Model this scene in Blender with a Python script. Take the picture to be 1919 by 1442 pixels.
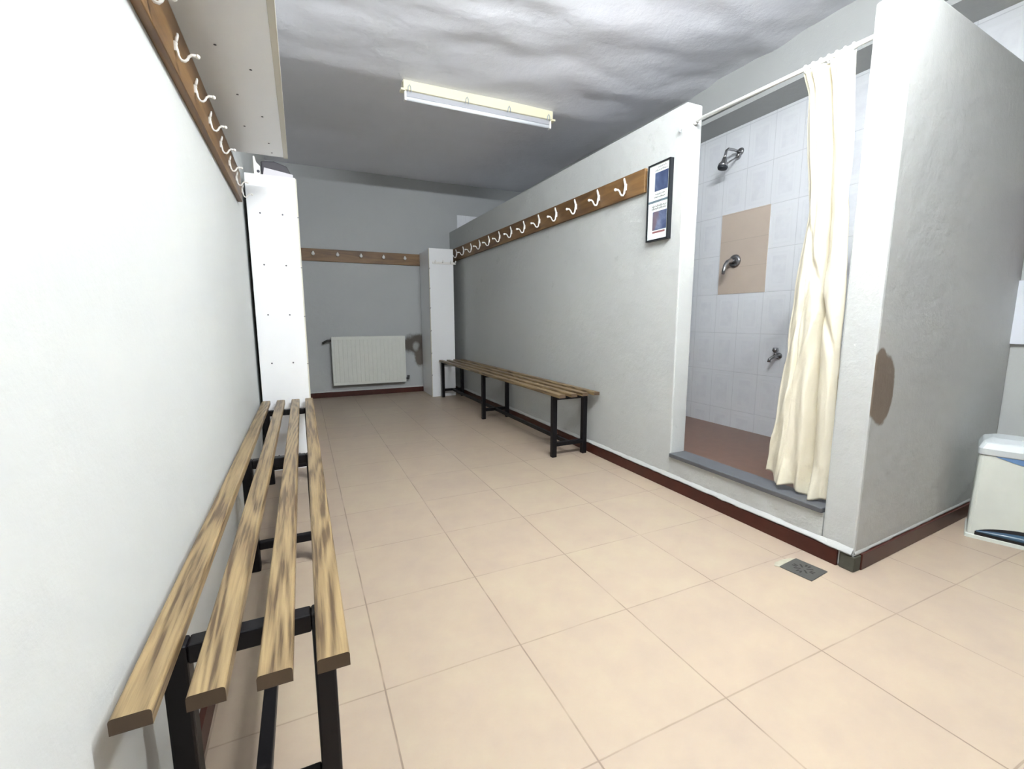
import bpy, bmesh, math, random
from mathutils import Vector, Matrix, noise

random.seed(7)
for o in list(bpy.data.objects):
    bpy.data.objects.remove(o, do_unlink=True)
C = bpy.context.scene.collection
S = 0.4            # one floor tile = 0.40 m ; all layout numbers below are in tiles

# ------------------------------------------------------------------ camera
cam_d = bpy.data.cameras.new('camera')
cam_d.sensor_fit = 'HORIZONTAL'
cam_d.sensor_width = 36.0
cam_d.lens = 36.0 * 844.276 / 1919.0
cam_d.clip_start = 0.02
cam = bpy.data.objects.new('camera', cam_d)
C.objects.link(cam)
yaw, pitch, roll = math.radians(24.79128), math.radians(8.23632), math.radians(-0.13281)
fwd = Vector((math.sin(yaw) * math.cos(pitch), math.cos(yaw) * math.cos(pitch), -math.sin(pitch)))
rgt = Vector((math.cos(yaw), -math.sin(yaw), 0))
upv = rgt.cross(fwd)
r2 = rgt * math.cos(roll) + upv * math.sin(roll)
u2 = -rgt * math.sin(roll) + upv * math.cos(roll)
m = Matrix(((r2.x, u2.x, -fwd.x), (r2.y, u2.y, -fwd.y), (r2.z, u2.z, -fwd.z))).to_4x4()
m.translation = Vector((-0.35293, -1.78599, 2.44176)) * S
cam.matrix_world = m
bpy.context.scene.camera = cam

# ------------------------------------------------------------------ world + exposure
w = bpy.data.worlds.new('world')
bpy.context.scene.world = w
w.use_nodes = True
w.node_tree.nodes['Background'].inputs[0].default_value = (0.80, 0.90, 1.0, 1)
w.node_tree.nodes['Background'].inputs[1].default_value = 0.15
vs = bpy.context.scene.view_settings
vs.view_transform = 'Standard'
vs.look = 'None'
vs.gamma = 1.0
vs.use_curve_mapping = False
vs.exposure = 4.0
LAMP_POWER = 46.0          # emission of the ceiling tube
bpy.context.scene.cycles.max_bounces = 8
bpy.context.scene.cycles.diffuse_bounces = 4


# ------------------------------------------------------------------ materials
def srgb(r, g, b):
    def f(c):
        c /= 255.0
        return c / 12.92 if c <= 0.04045 else ((c + 0.055) / 1.055) ** 2.4
    return (f(r), f(g), f(b), 1)


class NT:
    def __init__(self, name):
        self.m = bpy.data.materials.new(name)
        self.m.use_nodes = True
        self.t = self.m.node_tree
        self.b = self.t.nodes['Principled BSDF']

    def n(self, typ, **kw):
        nd = self.t.nodes.new(typ)
        for k, v in kw.items():
            setattr(nd, k, v)
        return nd

    def l(self, a, b):
        self.t.links.new(a, b)

    def set(self, sock, v):
        if hasattr(v, 'is_output') or isinstance(v, bpy.types.NodeSocket):
            self.l(v, sock)
        else:
            sock.default_value = v

    def math(self, op, a, b=0.0, c=0.0, clamp=False):
        nd = self.n('ShaderNodeMath', operation=op)
        nd.use_clamp = clamp
        self.set(nd.inputs[0], a)
        self.set(nd.inputs[1], b)
        self.set(nd.inputs[2], c)
        return nd.outputs[0]

    def pos(self):
        """object coordinates in tiles"""
        tc = self.n('ShaderNodeTexCoord')
        vm = self.n('ShaderNodeVectorMath', operation='SCALE')
        self.l(tc.outputs['Object'], vm.inputs[0])
        vm.inputs['Scale'].default_value = 1.0 / S
        return vm.outputs[0]

    def sep(self, v):
        s = self.n('ShaderNodeSeparateXYZ')
        self.l(v, s.inputs[0])
        return s.outputs

    def comb(self, x, y, z):
        s = self.n('ShaderNodeCombineXYZ')
        for i, v in enumerate((x, y, z)):
            self.set(s.inputs[i], v)
        return s.outputs[0]

    def scalev(self, v, s3):
        vm = self.n('ShaderNodeVectorMath', operation='MULTIPLY')
        self.l(v, vm.inputs[0])
        vm.inputs[1].default_value = s3
        return vm.outputs[0]

    def noise(self, v, scale, detail=3.0, rough=0.55, dist=0.0):
        nd = self.n('ShaderNodeTexNoise')
        self.l(v, nd.inputs['Vector'])
        nd.inputs['Scale'].default_value = scale
        nd.inputs['Detail'].default_value = detail
        nd.inputs['Roughness'].default_value = rough
        nd.inputs['Distortion'].default_value = dist
        return nd.outputs['Fac']

    def ramp(self, fac, stops):
        r = self.n('ShaderNodeValToRGB')
        self.l(fac, r.inputs[0])
        e = r.color_ramp.elements
        while len(e) < len(stops):
            e.new(0.5)
        for i, (p, c) in enumerate(stops):
            e[i].position = p
            e[i].color = c
        return r.outputs[0]

    def mix(self, fac, a, b, mode='MIX'):
        nd = self.n('ShaderNodeMix', data_type='RGBA', blend_type=mode)
        self.set(nd.inputs['Factor'], fac)
        self.set(nd.inputs['A'], a)
        self.set(nd.inputs['B'], b)
        return [o for o in nd.outputs if o.type == 'RGBA'][0]

    def bump(self, h, strength, dist=0.01):
        nd = self.n('ShaderNodeBump')
        nd.inputs['Strength'].default_value = strength
        nd.inputs['Distance'].default_value = dist
        self.l(h, nd.inputs['Height'])
        self.l(nd.outputs[0], self.b.inputs['Normal'])

    def sm(self, x, lo, hi):
        nd = self.n('ShaderNodeMapRange', interpolation_type='SMOOTHSTEP')
        self.set(nd.inputs['Value'], x)
        nd.inputs['From Min'].default_value = lo
        nd.inputs['From Max'].default_value = hi
        return nd.outputs[0]


def plain(name, col, rough=0.5, metal=0.0, bump=0.0, bscale=40, var=0.0, spec=None):
    t = NT(name)
    p = t.pos()
    if var:
        n = t.noise(p, bscale * 0.15, 4)
        c = t.mix(n, tuple(x * (1 - var) for x in col[:3]) + (1,), tuple(min(1, x * (1 + var)) for x in col[:3]) + (1,))
        t.l(c, t.b.inputs['Base Color'])
    else:
        t.b.inputs['Base Color'].default_value = col
    t.b.inputs['Roughness'].default_value = rough
    t.b.inputs['Metallic'].default_value = metal
    if spec is not None:
        t.b.inputs['Specular IOR Level'].default_value = spec
    if bump:
        t.bump(t.noise(p, bscale, 3), bump, 0.002)
    return t.m


def plaster(name, col=(0.50, 0.515, 0.505, 1), bump=0.35, rough=0.62, stains=(), scuff=0.0, lump=0.0, stain_x=None, wob=1.1):
    """painted plaster; stains = [(centre, half sizes, colour)] flaked or damp areas"""
    t = NT(name)
    p = t.pos()
    n1 = t.noise(p, 1.3, 4)
    d = tuple(x * 0.93 for x in col[:3]) + (1,)
    c = t.mix(n1, d, col)
    if scuff:
        n2 = t.noise(p, 2.6, 5, 0.7)
        k = t.math('MULTIPLY', t.sm(n2, 0.62, 0.75), scuff)
        c = t.mix(k, c, (0.25, 0.26, 0.25, 1))
    for cen, half, sc, soft in stains:
        vm = t.n('ShaderNodeVectorMath', operation='SUBTRACT')
        t.l(p, vm.inputs[0])
        vm.inputs[1].default_value = cen
        v2 = t.scalev(vm.outputs[0], tuple(1.0 / h for h in half))
        ln = t.n('ShaderNodeVectorMath', operation='LENGTH')
        t.l(v2, ln.inputs[0])
        w_ = t.noise(p, 3.5, 4, 0.6)
        dd = t.math('ADD', ln.outputs['Value'], t.math('MULTIPLY', t.math('SUBTRACT', w_, 0.5), wob))
        k = t.sm(dd, 1.0 + soft, 1.0 - soft)
        if stain_x is not None:
            k = t.math('MULTIPLY', k, t.math('GREATER_THAN', t.sep(p)[0], stain_x))
        c = t.mix(k, c, sc)
    t.l(c, t.b.inputs['Base Color'])
    t.b.inputs['Roughness'].default_value = rough
    h = t.math('ADD', t.noise(p, 6, 5, 0.6), t.math('MULTIPLY', t.noise(p, 45, 3, 0.6), 0.18))
    if lump:
        h = t.math('ADD', h, t.math('MULTIPLY', t.noise(p, 2.2, 3, 0.5), lump))
    t.bump(h, bump, 0.01)
    return t.m


def floor_mat():
    t = NT('floor_tiles')
    p = t.pos()
    x, y, z = t.sep(p)
    wob = t.noise(p, 1.7, 2)
    wx = t.math('MULTIPLY', t.math('SUBTRACT', wob, 0.5), 0.012)
    def edge(a):
        f = t.math('FRACT', t.math('ADD', t.math('ADD', a, wx), 100.5))
        return t.math('ABSOLUTE', t.math('SUBTRACT', f, 0.5))
    ex, ey = edge(x), edge(y)
    g = t.math('MAXIMUM', t.sm(ex, 0.0075, 0.0035), t.math('MULTIPLY', t.sm(ey, 0.0070, 0.0032), 0.7))
    gn = t.sm(t.noise(p, 1.9, 3, 0.6), 0.34, 0.58)
    g = t.math('MULTIPLY', g, t.math('ADD', t.math('MULTIPLY', gn, 0.55), 0.30))
    cell = t.comb(t.math('FLOOR', x), t.math('FLOOR', y), 0.0)
    wn = t.n('ShaderNodeTexWhiteNoise', noise_dimensions='3D')
    t.l(cell, wn.inputs['Vector'])
    n = t.noise(p, 2.6, 5, 0.6)
    n = t.math('ADD', t.math('MULTIPLY', n, 0.85), t.math('MULTIPLY', wn.outputs['Value'], 0.18))
    base = t.ramp(n, [(0.25, (0.365, 0.29, 0.232, 1)), (0.5, (0.395, 0.315, 0.243, 1)), (0.8, (0.42, 0.35, 0.257, 1))])
    fine = t.noise(p, 60, 2, 0.6)
    base = t.mix(t.math('MULTIPLY', t.sm(fine, 0.45, 0.7), 0.10), base, (0.42, 0.30, 0.2, 1))
    c = t.mix(g, base, (0.20, 0.15, 0.115, 1))
    # mortar chips beside the drain
    t.l(c, t.b.inputs['Base Color'])
    t.b.inputs['Roughness'].default_value = 0.42
    t.b.inputs['Specular IOR Level'].default_value = 0.4
    t.bump(t.math('SUBTRACT', t.math('MULTIPLY', t.noise(p, 9, 3), 0.12), g), 0.25, 0.003)
    return t.m


def wall_tile_mat():
    """white embossed shower tiles, 0.535 x 0.80 floor tiles each"""
    t = NT('shower_wall_tiles')
    p = t.pos()
    x, y, z = t.sep(p)
    a = t.math('DIVIDE', t.math('ADD', t.math('SUBTRACT', y, 4.70), t.math('SUBTRACT', x, 7.74)), 0.54)
    b = t.math('DIVIDE', t.math('SUBTRACT', z, 2.95), 0.80)
    fa = t.math('ABSOLUTE', t.math('SUBTRACT', t.math('FRACT', t.math('ADD', a, 50.0)), 0.5))
    fb = t.math('ABSOLUTE', t.math('SUBTRACT', t.math('FRACT', t.math('ADD', b, 50.0)), 0.5))
    ga = t.sm(fa, 0.488, 0.497)
    gb = t.sm(fb, 0.490, 0.497)
    g = t.math('MAXIMUM', ga, gb)
    # nested rectangle pattern
    m1 = t.math('MAXIMUM', fa, t.math('SUBTRACT', fb, 0.07))
    core = t.sm(m1, 0.26, 0.235)
    ring = t.math('MULTIPLY', t.sm(m1, 0.30, 0.31), t.sm(m1, 0.35, 0.34))
    n = t.noise(p, 5, 4, 0.6)
    corem = t.math('MULTIPLY', core, t.sm(n, 0.3, 0.7))
    c = t.mix(t.math('MULTIPLY', corem, 0.5), (0.86, 0.885, 0.92, 1), (0.74, 0.76, 0.81, 1))
    c = t.mix(t.math('MULTIPLY', ring, 0.5), c, (0.84, 0.87, 0.90, 1))
    c = t.mix(t.math('MULTIPLY', g, 0.45), c, (0.5, 0.52, 0.55, 1))
    t.l(c, t.b.inputs['Base Color'])
    t.b.inputs['Roughness'].default_value = 0.22
    h = t.math('SUBTRACT', t.math('ADD', t.math('MULTIPLY', ring, 0.5), t.math('MULTIPLY', core, t.math('MULTIPLY', n, 0.6))), g)
    t.bump(h, 0.35, 0.003)
    return t.m


def plain_tile_mat():
    t = NT('beige_repair_tiles')
    p = t.pos()
    x, y, z = t.sep(p)
    b = t.math('DIVIDE', t.math('SUBTRACT', z, 2.95), 0.53)
    fb = t.math('ABSOLUTE', t.math('SUBTRACT', t.math('FRACT', t.math('ADD', b, 50.0)), 0.5))
    g = t.sm(fb, 0.488, 0.496)
    c = t.mix(t.noise(p, 3, 3), (0.60, 0.50, 0.42, 1), (0.66, 0.56, 0.47, 1))
    c = t.mix(t.math('MULTIPLY', g, 0.4), c, (0.38, 0.31, 0.26, 1))
    t.l(c, t.b.inputs['Base Color'])
    t.b.inputs['Roughness'].default_value = 0.35
    return t.m


def wood(name, light, dark, axis=1, rough=0.42, fine=1.0, lines=9.0):
    """long boards; grain runs along axis"""
    t = NT(name)
    p = t.pos()
    info = t.n('ShaderNodeObjectInfo')
    off = t.math('MULTIPLY', info.outputs['Random'], 37.0)
    vm = t.n('ShaderNodeVectorMath', operation='ADD')
    t.l(p, vm.inputs[0])
    t.l(t.comb(off, off, off), vm.inputs[1])
    s = [9.0, 9.0, 9.0]
    s[axis] = 0.55
    q = t.scalev(vm.outputs[0], tuple(s))
    n = t.noise(q, 0.42, 2, 0.4, 0.5)
    rings = t.math('FRACT', t.math('MULTIPLY', n, lines))
    tri = t.math('ABSOLUTE', t.math('SUBTRACT', t.math('MULTIPLY', rings, 2.0), 1.0))
    s2 = [60.0, 60.0, 60.0]
    s2[axis] = 2.2
    f = t.noise(t.scalev(vm.outputs[0], tuple(s2)), 1.0 * fine, 3, 0.6)
    big = t.noise(t.scalev(vm.outputs[0], (1.5, 1.5, 1.5)), 1.0, 2)
    k = t.math('ADD', t.math('MULTIPLY', t.sm(tri, 0.1, 1.0), 0.45), t.math('MULTIPLY', t.sm(f, 0.32, 0.66), 0.48))
    k = t.math('ADD', k, t.math('MULTIPLY', t.math('SUBTRACT', big, 0.5), 0.35))
    mid = tuple((a * 0.6 + b * 0.4) for a, b in zip(light, dark))
    c = t.ramp(k, [(0.12, dark), (0.45, mid), (0.85, light)])
    t.l(c, t.b.inputs['Base Color'])
    t.b.inputs['Roughness'].default_value = rough
    t.bump(k, 0.15, 0.002)
    return t.m


def pine_strip(name, axis):
    """stained pine board with knots"""
    t = NT(name)
    p = t.pos()
    s = [9.0, 9.0, 9.0]
    s[axis] = 1.1
    n = t.noise(t.scalev(p, tuple(s)), 0.6, 4, 0.55, 0.8)
    c = t.ramp(n, [(0.3, (0.095, 0.046, 0.016, 1)), (0.52, (0.195, 0.104, 0.036, 1)), (0.75, (0.28, 0.165, 0.060, 1))])
    v = t.n('ShaderNodeTexVoronoi')
    ks = [2.2, 2.2, 2.2]
    ks[axis] = 1.1
    t.l(t.scalev(p, tuple(ks)), v.inputs['Vector'])
    v.inputs['Scale'].default_value = 1.0
    k = t.sm(v.outputs['Distance'], 0.14, 0.05)
    c = t.mix(t.math('MULTIPLY', k, 0.75), c, (0.10, 0.042, 0.02, 1))
    t.l(c, t.b.inputs['Base Color'])
    t.b.inputs['Roughness'].default_value = 0.5
    return t.m


M = {}
M['paint'] = plaster('painted_plaster')
M['paint_left'] = plaster('painted_plaster_left', (0.60, 0.62, 0.61, 1), 0.16, 0.6)
M['paint_part'] = plaster('painted_plaster_partition', bump=0.5, scuff=0.35, lump=0.3, rough=0.9)
M['paint_rough'] = plaster('rough_painted_plaster', (0.49, 0.505, 0.49, 1), bump=1.0, scuff=0.5, lump=1.6)
M['paint_corner'] = plaster('painted_plaster_corner', bump=0.4, scuff=0.2,
    stains=[((4.545, 0.56, 1.78), (0.22, 0.5, 0.34), (0.20, 0.155, 0.115, 1), 0.07),
            ((4.45, 0.56, 2.02), (0.11, 0.5, 0.16), (0.20, 0.155, 0.115, 1), 0.1)], stain_x=4.366, wob=0.55)
M['paint_back'] = plaster('painted_plaster_back', (0.46, 0.48, 0.485, 1), 0.3,
    stains=[((3.10, 13.45, 1.62), (0.42, 0.5, 0.33), (0.10, 0.085, 0.07, 1), 0.3),
            ((3.25, 13.45, 1.15), (0.22, 0.5, 0.30), (0.13, 0.11, 0.09, 1), 0.2),
            ((3.10, 13.45, 1.55), (0.10, 0.5, 0.14), (0.34, 0.34, 0.32, 1), 0.5)])
M['dark_front'] = plain('dark_unseen_wall', (0.07, 0.055, 0.045, 1), 0.7, var=0.2)  # invented dark colour for the unseen wall, cuts bounce light from behind
M['ceiling'] = plaster('ceiling_plaster', (0.85, 0.865, 0.92, 1), 0.5, 0.65)
M['floor'] = floor_mat()
M['tile'] = wall_tile_mat()
M['beige_tile'] = plain_tile_mat()
M['skirt'] = plain('dark_red_skirting_tile', (0.055, 0.014, 0.009, 1), 0.35, var=0.25, spec=0.3)
M['mortar'] = plain('bare_mortar', (0.075, 0.073, 0.055, 1), 0.9, bump=0.6, var=0.3)
M['mortar_pale'] = plain('pale_mortar', (0.40, 0.38, 0.30, 1), 0.9, bump=0.5, var=0.3)
M['slate'] = plain('grey_slate', (0.085, 0.09, 0.10, 1), 0.35, var=0.15)
M['brown_floor'] = plain('brown_shower_floor', (0.19, 0.095, 0.06, 1), 0.28, bump=0.1, var=0.25)
M['slat'] = wood('varnished_bench_slat', (0.30, 0.212, 0.105, 1), (0.085, 0.052, 0.025, 1), lines=13.0)
M['slat_end'] = plain('sawn_end_grain', (0.10, 0.064, 0.036, 1), 0.6, var=0.2)
M['strip_y'] = pine_strip('stained_pine_y', 1)
M['strip_x'] = pine_strip('stained_pine_x', 0)
M['black'] = plain('black_painted_steel', (0.004, 0.0036, 0.005, 1), 0.45, spec=0.25)
M['white_metal'] = plain('white_lacquered_metal', (0.82, 0.81, 0.78, 1), 0.3)
M['melamine'] = plain('white_melamine', (0.86, 0.875, 0.89, 1), 0.3)
M['melamine_edge'] = plain('cream_edge_band', (0.62, 0.60, 0.52, 1), 0.45)
M['dot'] = plain('dark_screw_hole', (0.10, 0.10, 0.12, 1), 0.6)
M['cream'] = plain('cream_enamel', (0.80, 0.76, 0.56, 1), 0.35)
M['glass_tube'] = plain('white_tube_glass', (0.88, 0.91, 0.95, 1), 0.12)
M['grey_clip'] = plain('grey_clip_metal', (0.42, 0.45, 0.47, 1), 0.4, 0.3)
M['grey_clip2'] = plain('grey_enamel', (0.45, 0.46, 0.50, 1), 0.4)
M['chrome'] = plain('worn_chrome', (0.36, 0.36, 0.37, 1), 0.22, 0.9)
M['dark_rubber'] = plain('dark_rubber', (0.03, 0.035, 0.045, 1), 0.6)
M['steel'] = plain('grey_drain_metal', (0.085, 0.085, 0.08, 1), 0.45, 0.3, var=0.2)
M['dark'] = plain('black_slot', (0.03, 0.028, 0.026, 1), 0.8)
M['frame'] = plain('black_frame_lacquer', (0.008, 0.010, 0.014, 1), 0.35)
M['paper'] = plain('poster_paper', (0.76, 0.82, 0.79, 1), 0.55)
M['divider'] = plain('grey_blue_divider', (0.13, 0.18, 0.21, 1), 0.5)
M['ink'] = plain('grey_ink', (0.28, 0.27, 0.27, 1), 0.8)
M['redink'] = plain('dull_red_ink', (0.28, 0.12, 0.12, 1), 0.8)
M['radiator'] = plain('aged_white_enamel', (0.70, 0.72, 0.67, 1), 0.4, var=0.05)
M['dark_metal'] = plain('dark_valve_metal', (0.05, 0.05, 0.05, 1), 0.5, 0.3)
M['bin'] = plain('bin_grey_white_plastic', (0.60, 0.63, 0.58, 1), 0.35, var=0.05)
M['bin_lid'] = plain('bin_white_lid', (0.52, 0.56, 0.57, 1), 0.25)
M['bin_blue'] = plain('blue_liner_plastic', (0.13, 0.24, 0.44, 1), 0.4)
M['pedal'] = plain('dark_blue_pedal', (0.035, 0.085, 0.14, 1), 0.3)
M['black_box'] = plain('dark_grey_plastic', (0.05, 0.045, 0.055, 1), 0.5)
M['paper_box'] = plain('white_card', (0.62, 0.60, 0.63, 1), 0.5)
M['mauve'] = plain('mauve_panel', (0.30, 0.27, 0.30, 1), 0.5)
M['whiteboard'] = plain('pale_blue_white_board', (0.72, 0.75, 0.82, 1), 0.4)
M['cable'] = plain('white_rod_enamel', (0.86, 0.86, 0.84, 1), 0.3)


def photo_mat(name, warm):
    t = NT(name)
    p = t.pos()
    n = t.noise(p, 3.2, 4, 0.55, 0.6)
    c = t.ramp(n, [(0.3, (0.028, 0.045, 0.105, 1)), (0.5, (0.06, 0.085, 0.17, 1)), (0.72, (0.19, 0.22, 0.32, 1))])
    k = t.sm(t.noise(p, 3.3, 2), 0.56, 0.68)
    c = t.mix(t.math('MULTIPLY', k, 0.75), c, (0.16, 0.10, 0.11, 1) if warm else (0.17, 0.17, 0.27, 1))
    t.l(c, t.b.inputs['Base Color'])
    t.b.inputs['Roughness'].default_value = 0.5
    return t.m


M['photo_a'] = photo_mat('blue_print_a', False)
M['photo_b'] = photo_mat('blue_print_b', True)


def curtain_mat():
    t = NT('cream_shower_curtain')
    p = t.pos()
    x, y, z = t.sep(p)
    n = t.noise(p, 1.6, 4, 0.6)
    c = t.mix(n, (0.80, 0.75, 0.60, 1), (0.86, 0.82, 0.70, 1))
    # grubby patches near the hem
    k = t.math('MULTIPLY', t.sm(t.noise(p, 3.4, 4, 0.65), 0.60, 0.78), t.sm(z, 1.7, 0.5))
    c = t.mix(t.math('MULTIPLY', k, 0.45), c, (0.42, 0.36, 0.26, 1))
    t.l(c, t.b.inputs['Base Color'])
    t.b.inputs['Roughness'].default_value = 0.45
    t.bump(t.noise(t.scalev(p, (3, 3, 1.2)), 2.0, 4, 0.6), 0.35, 0.012)
    tr = t.n('ShaderNodeBsdfTranslucent')
    tr.inputs[0].default_value = (0.85, 0.78, 0.62, 1)
    mx = t.n('ShaderNodeMixShader')
    mx.inputs[0].default_value = 0.22
    out = t.t.nodes['Material Output']
    t.l(t.b.outputs[0], mx.inputs[1])
    t.l(tr.outputs[0], mx.inputs[2])
    t.l(mx.outputs[0], out.inputs[0])
    return t.m


M['curtain'] = curtain_mat()


def emit_mat(name, col, strength):
    t = NT(name)
    t.b.inputs['Base Color'].default_value = (0.9, 0.9, 0.9, 1)
    t.b.inputs['Emission Color'].default_value = col
    t.b.inputs['Emission Strength'].default_value = strength
    return t.m


M['lit_tube'] = emit_mat('lit_fluorescent_tube', (0.93, 0.97, 1.0, 1), LAMP_POWER)


# ------------------------------------------------------------------ mesh builder (coordinates in tiles, world space)
class MB:
    def __init__(self):
        self.v, self.f, self.mi, self.sm = [], [], [], []
        self.cur = 0

    def add(self, vs_, fs, smooth=False):
        o = len(self.v)
        self.v += [Vector(p) for p in vs_]
        for f in fs:
            self.f.append([i + o for i in f])
            self.mi.append(self.cur)
            self.sm.append(smooth)
        return self

    def mat(self, i):
        self.cur = i
        return self

    def box(self, x0, x1, y0, y1, z0, z1):
        vs_ = [(x, y, z) for z in (z0, z1) for y in (y0, y1) for x in (x0, x1)]
        return self.add(vs_, [(0, 2, 3, 1), (4, 5, 7, 6), (0, 1, 5, 4), (2, 6, 7, 3), (0, 4, 6, 2), (1, 3, 7, 5)])

    def prism(self, poly, z0, z1):
        """vertical prism on an xy polygon (counter clockwise); z may be callables of (x,y)"""
        n = len(poly)
        zb = (lambda x, y: z0) if not callable(z0) else z0
        zt = (lambda x, y: z1) if not callable(z1) else z1
        vs_ = [(x, y, zb(x, y)) for x, y in poly] + [(x, y, zt(x, y)) for x, y in poly]
        fs = [tuple(reversed(range(n))), tuple(range(n, 2 * n))]
        for i in range(n):
            j = (i + 1) % n
            fs.append((i, j, n + j, n + i))
        return self.add(vs_, fs)

    def extrude(self, prof, a, b, axes='xz'):
        """profile polygon extruded between a and b along the remaining axis"""
        n = len(prof)
        def mk(p, t):
            if axes == 'xz':
                return (p[0], t, p[1])
            if axes == 'yz':
                return (t, p[0], p[1])
            return (p[0], p[1], t)
        vs_ = [mk(p, a) for p in prof] + [mk(p, b) for p in prof]
        fs = [tuple(reversed(range(n))), tuple(range(n, 2 * n))]
        for i in range(n):
            j = (i + 1) % n
            fs.append((i, j, n + j, n + i))
        return self.add(vs_, fs)

    def tube(self, pts, rad, seg=10, cap=True):
        pts = [Vector(p) for p in pts]
        rads = rad if isinstance(rad, (list, tuple)) else [rad] * len(pts)
        t0 = (pts[1] - pts[0]).normalized()
        ref = Vector((0, 0, 1)) if abs(t0.z) < 0.9 else Vector((1, 0, 0))
        nrm = t0.cross(ref).normalized()
        rings = []
        for i, p in enumerate(pts):
            if i == 0:
                t = t0
            elif i == len(pts) - 1:
                t = (pts[i] - pts[i - 1]).normalized()
            else:
                t = ((pts[i + 1] - p).normalized() + (p - pts[i - 1]).normalized()).normalized()
            nrm = (nrm - t * nrm.dot(t)).normalized()
            bn = t.cross(nrm)
            rings.append([p + (nrm * math.cos(2 * math.pi * k / seg) + bn * math.sin(2 * math.pi * k / seg)) * rads[i] for k in range(seg)])
        vs_ = [v for r in rings for v in r]
        fs = []
        for i in range(len(pts) - 1):
            for k in range(seg):
                k2 = (k + 1) % seg
                fs.append((i * seg + k, i * seg + k2, (i + 1) * seg + k2, (i + 1) * seg + k))
        if cap:
            fs.append(tuple(reversed(range(seg))))
            o = (len(pts) - 1) * seg
            fs.append(tuple(range(o, o + seg)))
        return self.add(vs_, fs, True)

    def ball(self, c, r, seg=10, ring=7, sc=(1, 1, 1)):
        c = Vector(c)
        vs_, fs = [], []
        for i in range(ring + 1):
            th = math.pi * i / ring
            for k in range(seg):
                ph = 2 * math.pi * k / seg
                vs_.append(c + Vector((math.sin(th) * math.cos(ph) * sc[0], math.sin(th) * math.sin(ph) * sc[1], math.cos(th) * sc[2])) * r)
        for i in range(ring):
            for k in range(seg):
                k2 = (k + 1) % seg
                fs.append((i * seg + k, (i + 1) * seg + k, (i + 1) * seg + k2, i * seg + k2))
        return self.add(vs_, fs, True)

    def grid(self, nu, nv, fn, smooth=True):
        vs_ = [fn(i / (nu - 1), j / (nv - 1)) for j in range(nv) for i in range(nu)]
        fs = [(j * nu + i, j * nu + i + 1, (j + 1) * nu + i + 1, (j + 1) * nu + i) for j in range(nv - 1) for i in range(nu - 1)]
        return self.add(vs_, fs, smooth)

    def build(self, name, mats, parent=None, bevel=0.0, seg=2, origin=None):
        me = bpy.data.meshes.new(name)
        if not isinstance(mats, (list, tuple)):
            mats = [mats]
        org = Vector(origin) if origin is not None else (ORG[parent] if parent is not None else Vector((0, 0, 0)))
        me.from_pydata([tuple((v - org) * S) for v in self.v], [], self.f)
        for p, i, s in zip(me.polygons, self.mi, self.sm):
            p.material_index = i
            p.use_smooth = s
        for m_ in mats:
            me.materials.append(m_)
        bm = bmesh.new()
        bm.from_mesh(me)
        bmesh.ops.remove_doubles(bm, verts=bm.verts, dist=1e-6)
        bmesh.ops.recalc_face_normals(bm, faces=bm.faces)
        bm.to_mesh(me)
        bm.free()
        o = bpy.data.objects.new(name, me)
        C.objects.link(o)
        if parent is not None:
            o.parent = parent
        else:
            o.location = org * S
        ORG[o] = org
        if bevel:
            md = o.modifiers.new('bevel', 'BEVEL')
            md.width = bevel * S
            md.segments = seg
            md.limit_method = 'ANGLE'
            md.angle_limit = math.radians(40)
        return o


ORG = {}


def thing(name, label, cat, loc, group=None):
    o = bpy.data.objects.new(name, None)
    o.empty_display_size = 0.05
    C.objects.link(o)
    o.location = Vector(loc) * S
    ORG[o] = Vector(loc)
    o['label'] = label
    o['category'] = cat
    if group:
        o['group'] = group
    return o


def tag(o, label, cat, group=None):
    o['label'] = label
    o['category'] = cat
    if group:
        o['group'] = group
    return o


def struct(name, mb, mats, bevel=0.0, label=None):
    o = mb.build(name, mats, None, bevel)
    o['kind'] = 'structure'
    if label:
        o['label'] = label
    return o


# ================================================================== THE ROOM
XL, XP, XPB, XR = -1.04, 4.36, 4.63, 7.74      # left wall, partition front/back, shower back wall
YB, YN = 13.45, -6.0                            # back wall, wall behind the camera
ZC = 6.93                                       # ceiling

struct('floor', MB().box(XL - .3, XR + .3, YN - .3, YB + .3, -0.25, 0.0), M['floor'], label='beige ceramic tiled floor')
struct('wall_left', MB().box(XL - .3, XL, YN, YB, 0, ZC + .2), M['paint_left'], label='pale painted left wall')
struct('wall_back', MB().box(XL - .3, XR + .3, YB, YB + .3, 0, ZC + .2), M['paint_back'], label='grey painted back wall with damp patch')
struct('wall_front', MB().box(XL - .3, XR + .3, YN - .3, YN, 0, ZC + .2), M['dark_front'], label='wall behind the camera')
struct('wall_right', MB().box(XR, XR + .3, YN, YB, 0, ZC + .2), M['paint'], label='right outer wall')


def ceil_z(x, y):
    # hand-trowelled ceiling with a sag across the middle of the room
    c = 6.92
    if y < c:
        k = max(0.0, min(1.0, (y - 1.0) / (c - 1.0)))
        k = 1.15 * k - .15 * k * k * k * k
    else:
        t = min(1.0, (y - c) / 2.9)
        k = (1 - t) ** 1.3
    edge = max(0.0, min(1.0, (7.05 - x) / 1.6))
    edge = 0.25 + 0.75 * edge * edge * (3 - 2 * edge)
    z = ZC - 0.30 * k * edge
    nz = noise.noise(Vector((x * 0.55 + y * .25, y * 1.15, 3.1))) * 0.060
    nz += noise.noise(Vector((x * 1.3 + y * .5 + 5, y * 2.9, 7.7))) * 0.034
    nz += noise.noise(Vector((x * 4.0 + 5, y * 5.0, 1.7))) * 0.006
    fade = 1.0 - 0.72 * max(0.0, min(1.0, (y - 5.4) / 1.4))
    return z + nz * fade


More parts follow.
